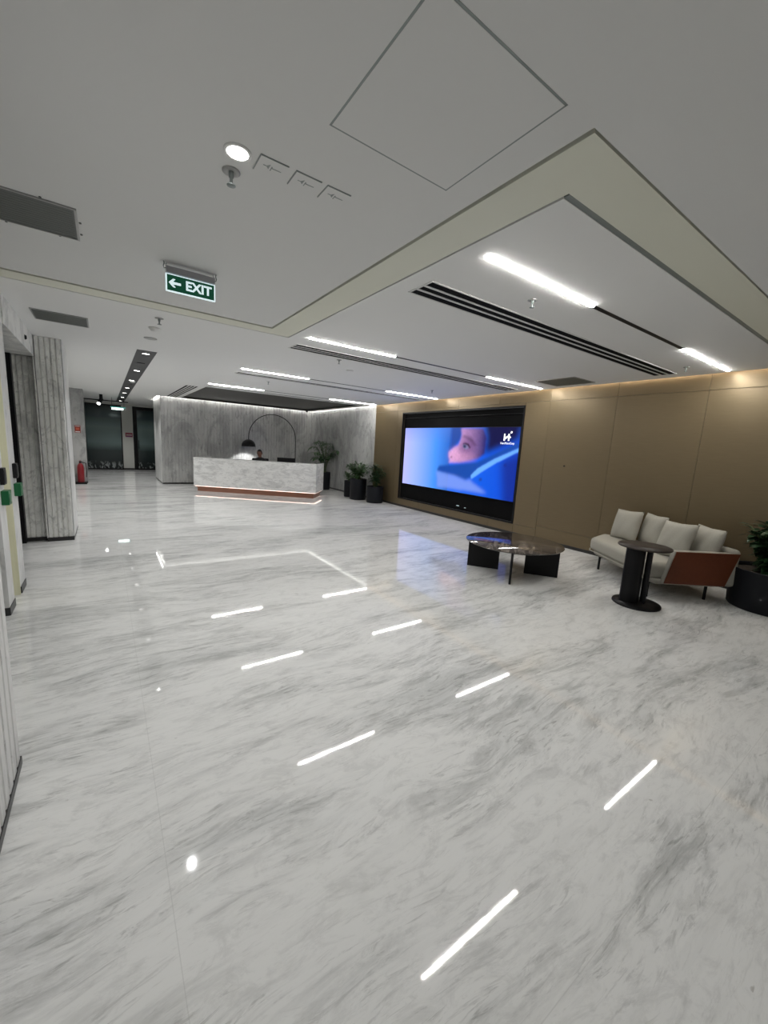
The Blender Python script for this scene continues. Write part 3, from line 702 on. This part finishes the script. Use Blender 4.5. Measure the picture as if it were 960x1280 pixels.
# person: one skinned body
def person():
    loc = Vector((4.09, 12.82, 0)); rz = ang
    o = thing('person', 'person in black sitting behind the reception desk, looking down', 'person', loc, rz)
    me = bpy.data.meshes.new('body')
    V = [(0,0,.50),(0,-.01,.68),(0,-.03,.90),(0,-.05,1.00),(0,-.07,1.07),        # pelvis..neck 0-4
         (.17,-.05,.97),(.235,-.10,.76),(.16,-.33,.76),(.11,-.40,.765),           # R arm 5-8
         (-.17,-.05,.97),(-.235,-.10,.76),(-.16,-.33,.76),(-.11,-.40,.765),       # L arm 9-12
         (.09,-.02,.50),(.10,-.42,.50),(.10,-.44,.09),(.10,-.56,.045),            # leg
         (-.09,-.02,.50),(-.10,-.42,.50),(-.10,-.44,.09),(-.10,-.56,.045)]
    E = [(0,1),(1,2),(2,3),(3,4),(3,5),(5,6),(6,7),(7,8),(3,9),(9,10),(10,11),(11,12),(0,13),(13,14),(14,15),(15,16),(0,17),(17,18),(18,19),(19,20)]
    rad = [.13,.125,.13,.085,.05,.06,.045,.034,.028,.06,.045,.034,.028,.09,.06,.045,.04,.09,.06,.045,.04]
    me.from_pydata(V, E, []); me.materials.append(M_suit)
    b = bpy.data.objects.new('body', me); COL.objects.link(b); b.parent = o
    sk = b.modifiers.new('skin', 'SKIN'); 
    for i, r_ in enumerate(rad): me.skin_vertices[0].data[i].radius = (r_*1.15 if i < 4 else r_, r_*.85 if i < 4 else r_)
    me.skin_vertices[0].data[0].use_root = True
    b.modifiers.new('ss', 'SUBSURF').levels = 2; b.modifiers['ss'].render_levels = 2
    # head
    hd = MB(); prof = []
    hc = Vector((0,-.095,1.185))
    n, mm = 20, 14; vs = []
    for j in range(mm+1):
        ph = math.pi*j/mm
        for i in range(n):
            th = 2*math.pi*i/n
            x = math.sin(ph)*math.cos(th)*.075; y = math.sin(ph)*math.sin(th)*.095; z = math.cos(ph)*.118
            if z < 0: x *= 1+z*2.2; y *= 1+z*1.2
            if y < -.07 and abs(x) < .02 and -.04 < z < .02: y -= .02
            vs.append(tuple(hc+Vector((x,y,z))))
    hd.add(vs, [(j*n+i, (j+1)*n+i, (j+1)*n+(i+1)%n, j*n+(i+1)%n) for j in range(mm) for i in range(n)], True)
    for sx in (-1,1): hd.lathe([(.0001,-.03),(.012,-.018),(.014,0),(.012,.018),(.0001,.03)], (sx*.077,-.085,1.18), 10)
    hd.tube([(0,-.06,1.05),(0,-.075,1.12)], .05, 12)
    ho = hd.build('head', M_skin, o)
    hr = MB(); vs = []
    for j in range(8):
        ph = math.pi*.55*j/7
        for i in range(n):
            th = 2*math.pi*i/n; k = 1.09 
            lim = ph if math.sin(th) > -.35 else ph*.62
            vs.append(tuple(hc+Vector((math.sin(lim)*math.cos(th)*.075*k, math.sin(lim)*math.sin(th)*.095*k, math.cos(lim)*.118*k))))
    hr.add(vs, [(j*n+i, (j+1)*n+i, (j+1)*n+(i+1)%n, j*n+(i+1)%n) for j in range(7) for i in range(n)], True)
    hr.build('hair', M_hair, o)
    f_ = MB()
    for sx in (-1,1): f_.lathe([(.0001,-.008),(.009,0),(.0001,.008)], (sx*.028,-.183,1.19), 10)
    f_.build('eyes', M_hair, ho); MB().rbox(-.022,.022,-.176,-.165,1.128,1.136,.003).build('mouth', M_signmaroon, ho)
    for sx in (-1,1):
        hb = MB()
        c = Vector((sx*.11,-.41,.765))
        hb.tube([c, c+Vector((sx*-.005,-.05,0)), c+Vector((sx*-.008,-.085,-.004))], .026, 10, .034)
        for k in range(4):
            x = c.x + (k-1.5)*.019; ln_ = (.06,.075,.07,.055)[k]
            hb.tube([(x,c.y-.075,c.z),(x,c.y-.075-ln_*.55,c.z+.004),(x,c.y-.075-ln_,c.z-.014)], .0095, 8, .007)
        hb.tube([(c.x-sx*.028,c.y-.03,c.z),(c.x-sx*.052,c.y-.06,c.z-.004),(c.x-sx*.056,c.y-.085,c.z-.010)], .011, 8, .008)
        hb.build('hand', M_skin, o)
person()

# arc lamp
o = thing('arc_lamp', 'tall black arc floor lamp with dome shade behind the reception desk', 'floor lamp', (5.84, 14.25, 0))
MB().lathe([(.20,0),(.20,.03),(.19,.035),(.0001,.035)], n=36).build('base', M_black, o)
wd = 1.72
path = [(0,0,.03),(0,0,1.60)]
for k in range(1, 25):
    a = math.pi*k/24; path.append((-wd/2+wd/2*math.cos(a), 0, 1.68+.84*math.sin(a)))
path += [(-wd,0,1.60)]
MB().tube(path, .014, 10).build('arc_pole', M_black, o)
MB().lathe([(.02,1.61),(.10,1.59),(.18,1.53),(.225,1.45),(.235,1.36),(.22,1.362),(.21,1.44),(.165,1.515),(.09,1.57),(.0001,1.58)], (-wd,0,0), 36).build('lamp_shade', M_black, o)
MB().lathe([(.0001,1.40),(.035,1.42),(.045,1.46),(.03,1.51),(.015,1.56)], (-wd,0,0), 18).build('bulb', mat('bulb', (1,1,1), .5, emit=(1,.97,.92), es=8), o)
l = bpy.data.lights.new('arc_lamp_beam', 'SPOT'); l.energy = 55; l.spot_size = R(95); l.spot_blend = .25; l.shadow_soft_size = .05
lo = bpy.data.objects.new('arc_lamp_beam', l); COL.objects.link(lo); lo.location = (5.84-wd, 14.25, 1.39); lo.rotation_euler = (R(18),0,0)

# ---------------------------------------------------------------- plants
def pot(o, r, h, rt=None, square=False, m=M_pot):
    rt = rt or r; XMAX[0] = XR - .03 - o.location.x
    MB().lathe([(r*.96,0),(r,.02),(rt,h-.01),(rt,h),(rt-.02,h),(rt-.02,h-.05)], n=40).build('pot', m, o)
    MB().lathe([(.0001,h-.045),(rt-.021,h-.045),(rt-.021,h-.06)][::-1], n=32).build('soil', M_soil, o)
XMAX = [99]
def leaf(mb, p, d, ln, w, droop=.3, n=4, fold=.15):
    d = Vector(d).normalized(); side = d.cross(Vector((0,0,1)))
    if side.length < .1: side = Vector((1,0,0))
    side.normalize(); up = side.cross(d); vs = []
    for i in range(n+1):
        t_ = i/n; ww = w*math.sin(math.pi*min(max(t_*.94+.05, 0), 1))**.8*.5
        c = Vector(p) + d*ln*t_ + Vector((0,0,-1))*droop*ln*t_*t_
        vs += [(min(q[0], XMAX[0]), q[1], q[2]) for q in (c - side*ww + up*ww*fold, c, c + side*ww + up*ww*fold)]
    fs = []
    for i in range(n):
        a = 3*i; fs += [(a,a+1,a+4,a+3),(a+1,a+2,a+5,a+4)]
    mb.add(vs, fs, True)
def bushy(o, z, r, h, nst, nl, lw, ll, seed, m=M_leaf, zr=.25):
    rnd = random.Random(seed); st = MB(); fo = MB()
    for k in range(nst):
        a = rnd.uniform(0, 6.283); t = rnd.uniform(.15, 1)
        top = Vector((math.cos(a)*r*t, math.sin(a)*r*t, z + h*rnd.uniform(.62, 1)*(1-.28*t)))
        b0 = Vector((math.cos(a)*r*.2*t, math.sin(a)*r*.2*t, z-.04)); mid = (b0+top)/2 + Vector((0,0,h*.08)) - Vector((math.cos(a), math.sin(a), 0))*r*.12
        st.tube([b0, mid, top], .006, 5, .003)
        for q in range(nl):
            tt_ = rnd.uniform(zr, 1); p = (b0*(1-tt_)**2 + mid*2*tt_*(1-tt_) + top*tt_*tt_)
            aa = a + rnd.uniform(-1.9, 1.9); el = rnd.uniform(-.25, .8)
            leaf(fo, p, (math.cos(aa)*math.cos(el), math.sin(aa)*math.cos(el), math.sin(el)), ll*rnd.uniform(.7,1.2), lw*rnd.uniform(.8,1.2), rnd.uniform(.1,.5), 3)
    st.build('stems', M_stem, o); fo.build('foliage', m, o)
def palm(o, z, fronds, m=M_leaf):
    st = MB(); fo = MB(); rnd = random.Random(3)
    for a, reach, hh, ln in fronds:
        b0 = Vector((math.cos(a)*.03, math.sin(a)*.03, z-.04)); pts = []
        for i in range(13):
            t = i/12; pts.append(b0 + Vector((math.cos(a)*reach*t**1.7, math.sin(a)*reach*t**1.7, hh*(t - .28*t**4))))
        st.tube(pts, .009, 6, .003)
        for i in range(5, 13):
            for sg in (-1, 1):
                dr = (pts[i]-pts[i-1]).normalized(); sd = dr.cross(Vector((0,0,1)))
                if sd.length < .15: sd = Vector((math.sin(a), -math.cos(a), 0))
                sd.normalize()
                leaf(fo, pts[i], dr*.7 + sd*sg*rnd.uniform(.7,1.1) + Vector((0,0,rnd.uniform(-.1,.15))), ln*rnd.uniform(.8,1.1), .06, rnd.uniform(.3,.6), 4)
                leaf(fo, (pts[i]+pts[i-1])/2, dr*.6 + sd*sg*rnd.uniform(.7,1.1), ln*rnd.uniform(.8,1.1), .04, rnd.uniform(.3,.6), 4)
    st.build('stems', M_stem, o); fo.build('foliage', m, o)

o = thing('potted_palm', 'tall potted palm behind the right end of the reception desk', 'plant', (6.36, 12.80, 0))
pot(o, .19, .62, .21)
palm(o, .62, [(R(k), rc, hh, .30) for k, rc, hh in ((165,.22,1.5),(40,.15,1.45),(150,.40,1.25),(20,.38,1.30),(250,.30,1.42),(95,.28,1.5),(310,.42,1.12),(200,.50,1.0),(60,.36,.85),(280,.3,.80),(170,.32,.75),(350,.3,.95))])
bb = MB(); rnd = random.Random(5)
for k in range(46):
    a = rnd.uniform(0,6.283); leaf(bb, (-.22+math.cos(a)*.06, -.12+math.sin(a)*.05, .66+rnd.uniform(0,.50)), (math.cos(a), math.sin(a), rnd.uniform(-.1,.5)), .2, .085, .4, 3)
bb.build('lower_leaves', M_leafd, o)
o = thing('potted_plant', 'smallest potted shrub, left of the row against the marble wall', 'plant', (6.30, 10.90, 0), 0, 'potted shrubs by the bronze wall')
pot(o, .17, .50); bushy(o, .5, .20, .36, 14, 9, .055, .12, 11)
o = thing('potted_plant', 'leafy potted shrub in the middle planter against the marble wall', 'plant', (6.24, 10.28, 0), 0, 'potted shrubs by the bronze wall')
pot(o, .245, .62, .25); bushy(o, .62, .40, .62, 34, 12, .055, .17, 12)
o = thing('potted_plant', 'potted shrub at the left end of the bronze wall', 'plant', (6.38, 9.56, 0), 0, 'potted shrubs by the bronze wall')
pot(o, .24, .47, .245); bushy(o, .47, .27, .74, 30, 11, .055, .15, 13, M_leafd)
o = thing('potted_plant', 'large dark potted plant beside the sofa at the right edge', 'plant', (6.24, 1.02, 0))
pot(o, .37, .46, .40); bushy(o, .46, .34, .66, 60, 16, .085, .15, 14, M_leafd, .1)

# ---------------------------------------------------------------- sofa (local: x along the length u, y towards the back v)
ua = R(55)
P0 = Vector((5.245, 1.95, 0)) - Vector((math.cos(ua), math.sin(ua), 0))*.12
# local +x = u, local +y must be v=(sin,-cos) -> mirrored frame, so use x = -u
sofa = thing('sofa', 'oatmeal fabric sofa with tan leather side panel by the bronze wall', 'sofa', P0, ua)
def SM(mb): mb.M = Matrix.Diagonal((1,-1,1,1)); return mb   # lets me write y = v (towards the back)
def flip(mb): mb.f = [f[::-1] for f in mb.f]; return mb
def slab(pts, z0, z1, r, seg=4, inset=.0):
    """rounded slab from a convex footprint"""
    mb = SM(MB()); c = Vector((sum(p[0] for p in pts)/len(pts), sum(p[1] for p in pts)/len(pts)))
    # corner rounding of the footprint
    out = []; n = len(pts); cr = .10
    for i in range(n):
        p = Vector(pts[i]); a = (Vector(pts[i-1])-p); b = (Vector(pts[(i+1)%n])-p)
        k = min(cr, a.length*.4, b.length*.4); pa = p + a.normalized()*k; pb = p + b.normalized()*k
        for j in range(6):
            t = j/5; out.append((1-t)**2*pa + 2*t*(1-t)*p + t*t*pb)
    # subdivide long edges for puffiness
    rings = []
    for i in range(seg+1):
        a = R(90)*i/seg; rings.append((r*(1-math.sin(a)), z0 + r*(1-math.cos(a))*.8))
    for i in range(seg, -1, -1):
        a = R(90)*i/seg; rings.append((r*(1-math.sin(a)), z1 - r*(1-math.cos(a))*.8))
    m_ = len(out); vs = []
    for ins, z in rings:
        for i in range(m_):
            p = out[i]; tgt = out[(i+1)%m_]-out[i-1]; nrm = Vector((-tgt.y, tgt.x))
            if nrm.length > 0: nrm.normalize()
            if nrm.dot(c-p) < 0: nrm = -nrm
            q = p + nrm*ins; vs.append((q.x, q.y, z))
    fs = [(i*m_+j, i*m_+(j+1)%m_, (i+1)*m_+(j+1)%m_, (i+1)*m_+j) for i in range(len(rings)-1) for j in range(m_)]
    mb.add(vs, fs, True); mb.add(vs[:m_], [tuple(range(m_))[::-1]], True); mb.add(vs[-m_:], [tuple(range(m_))], True)
    return flip(mb)
foot = [(.05,.02),(1.45,.00),(1.84,.40),(1.36,.82),(.05,.86)]
slab(foot, .235, .435, .075).build('seat', M_fab, sofa)
slab([(.03,.05),(1.40,.04),(1.78,.40),(1.33,.82),(.03,.86)], .185, .255, .03).build('seat_base', M_fab, sofa)
# back
slab([(.02,.84),(1.16,.82),(1.06,.98),(-.02,1.0)], .20, .66, .06).build('backrest', M_fab, sofa)
# side panel: upholstered arm with leather outside
def sidepoly(t0, t1, g=0.0):
    pts = [(.141+g,.203+g*.8),(.871-g*.3,.205+g*.8),(.995-g,.615-g*.5),(.236+g*.4,.605-g*.5)]
    vs = [(t0, v, z) for v, z in pts] + [(t1, v, z) for v, z in pts]
    fs = [(0,1,2,3),(7,6,5,4)] + [(i, 4+i, 4+(i+1)%4, (i+1)%4) for i in range(4)]
    return vs, fs
vs, fs = sidepoly(-.012, .0, .012); a = SM(MB()).add(vs, fs); flip(a).build('leather_panel', M_leather, sofa, bevel=.004)
vs, fs = sidepoly(.0, .07, 0.0); a = SM(MB()).add(vs, fs); flip(a).build('arm', M_fab, sofa, bevel=.012)
# piping at the seat front
SM(MB()).tube([(.06,.015,.24),(.7,.005,.24),(1.41,-.002,.24),(1.52,.06,.24),(1.80,.37,.24)], .008, 6).build('piping', M_fab, sofa)
# legs
for x, y in ((.12,.06),(1.20,.05),(.12,.76),(1.15,.70)):
    SM(MB()).box(x-.012,x+.012,y-.012,y+.012,0,.19).box(x-.012,x+.012,y-.012,y+.14,.172,.19).build('leg', M_black, sofa, bevel=.002)
# cushions: separate things
def cushion(u, v, z, w, h, tilt, yaw, label, th=.17, roll=0):
    N = 16; vs = []
    for sgn in (1, -1):
        for j in range(N+1):
            for i in range(N+1):
                a = -1+2*i/N; b = -1+2*j/N
                e = max(0, (1-abs(a)**2.6))*max(0, (1-abs(b)**2.6)); t_ = th/2*e**.55
                pin = 1-.075*(1-abs(b))*abs(a)**3; pin2 = 1-.075*(1-abs(a))*abs(b)**3
                wr = .004*math.sin(9*a+4*b)*e
                vs.append((a*w/2*pin, sgn*t_ + wr, b*h/2*pin2))
    K = (N+1)**2; fs = []
    for j in range(N):
        for i in range(N):
            p = j*(N+1)+i; fs.append((p, p+N+1, p+N+2, p+1)); fs.append((K+p, K+p+1, K+p+N+2, K+p+N+1))
    mb = MB(); mb.add(vs, fs, True)
    base_ = P0 + Vector((math.cos(ua)*u + math.sin(ua)*v, math.sin(ua)*u - math.cos(ua)*v, z))
    o = mb.build('cushion', M_fab, None, recentre=False)
    # welds the two halves along the seam
    import bmesh
    bm = bmesh.new(); bm.from_mesh(o.data); bmesh.ops.remove_doubles(bm, verts=bm.verts, dist=.0004); bm.to_mesh(o.data); bm.free()
    o.matrix_world = Matrix.Translation(base_) @ Matrix.Rotation(ua+yaw,4,'Z') @ Matrix.Rotation(tilt,4,'X') @ Matrix.Rotation(roll,4,'Y') @ Matrix.Translation((0,0,h/2))
    tag(o, label, 'cushion', 'oatmeal cushions on the sofa')
    return o
cushion(1.38, .44, .43, .48, .46, R(14), R(12), 'front cushion leaning at the open left end of the sofa', roll=R(3))
cushion(1.10, .64, .43, .46, .45, R(12), 0, 'back cushion half hidden behind the leftmost cushion')
cushion(.41, .46, .43, .48, .47, R(18), R(8), 'front cushion in the middle of the sofa, behind the side table', roll=R(3))
cushion(.27, .72, .43, .48, .45, R(14), R(-4), 'back cushion at the arm end of the sofa')

# ---------------------------------------------------------------- side table
o = thing('side_table', 'small round black side table with thick half-round column, before the sofa', 'side table', (4.90, 1.86, 0), R(0))
MB().lathe([(.24,0),(.243,.006),(.24,.022),(.0001,.022)], n=48).build('base', M_blacksatin, o)
MB().lathe([(.0001,.655),(.262,.655),(.266,.662),(.262,.674),(.0001,.674)], (.045,.02,0), 48).build('tabletop', M_dtop, o)
vd = math.atan2(1.86, 4.90)   # direction away from the camera
ld_ = vd + math.pi/2
cx, cy = .085*math.cos(ld_), .085*math.sin(ld_)
MB().prism([(cx+.105*math.cos(a), cy+.105*math.sin(a)) for a in [ld_+R(35)+math.pi*k/18 for k in range(19)]], .022, .655, True).build('column', M_blacksatin, o)
rx, ry = -.07*math.cos(ld_), -.07*math.sin(ld_)
MB().box(rx-.014,rx+.014,ry-.014,ry+.014,.022,.655).build('rod', M_black, o)
MB().box(rx-.014+.05,rx+.014+.05,ry+.03,ry+.058,.022,.655).build('rod', M_black, o)

# ---------------------------------------------------------------- coffee table
o = thing('coffee_table', 'round coffee table with brown marble top and black panel legs', 'coffee table', (4.56, 3.33, 0), R(216.5))
MB().lathe([(.0001,.385),(.56,.385),(.61,.392),(.64,.408),(.645,.414),(.64,.420),(.0001,.420)], n=72).build('tabletop', M_ttop, o)
for k in range(4):
    b = MB(); b.M = Matrix.Rotation(R(90*k),4,'Z'); b.box(.17,.60 if k else .62,-.014,.014,0,.388); b.build('leg', M_black, o, bevel=.003)

# ---------------------------------------------------------------- world / colour
wd_ = bpy.data.worlds.new('world'); S.world = wd_; wd_.use_nodes = True
wd_.node_tree.nodes['Background'].inputs[0].default_value = (.5,.5,.5,1); wd_.node_tree.nodes['Background'].inputs[1].default_value = .2
S.view_settings.view_transform = 'Standard'; S.view_settings.look = 'None'; S.view_settings.gamma = 1; S.view_settings.use_curve_mapping = False
S.view_settings.exposure = 0.0
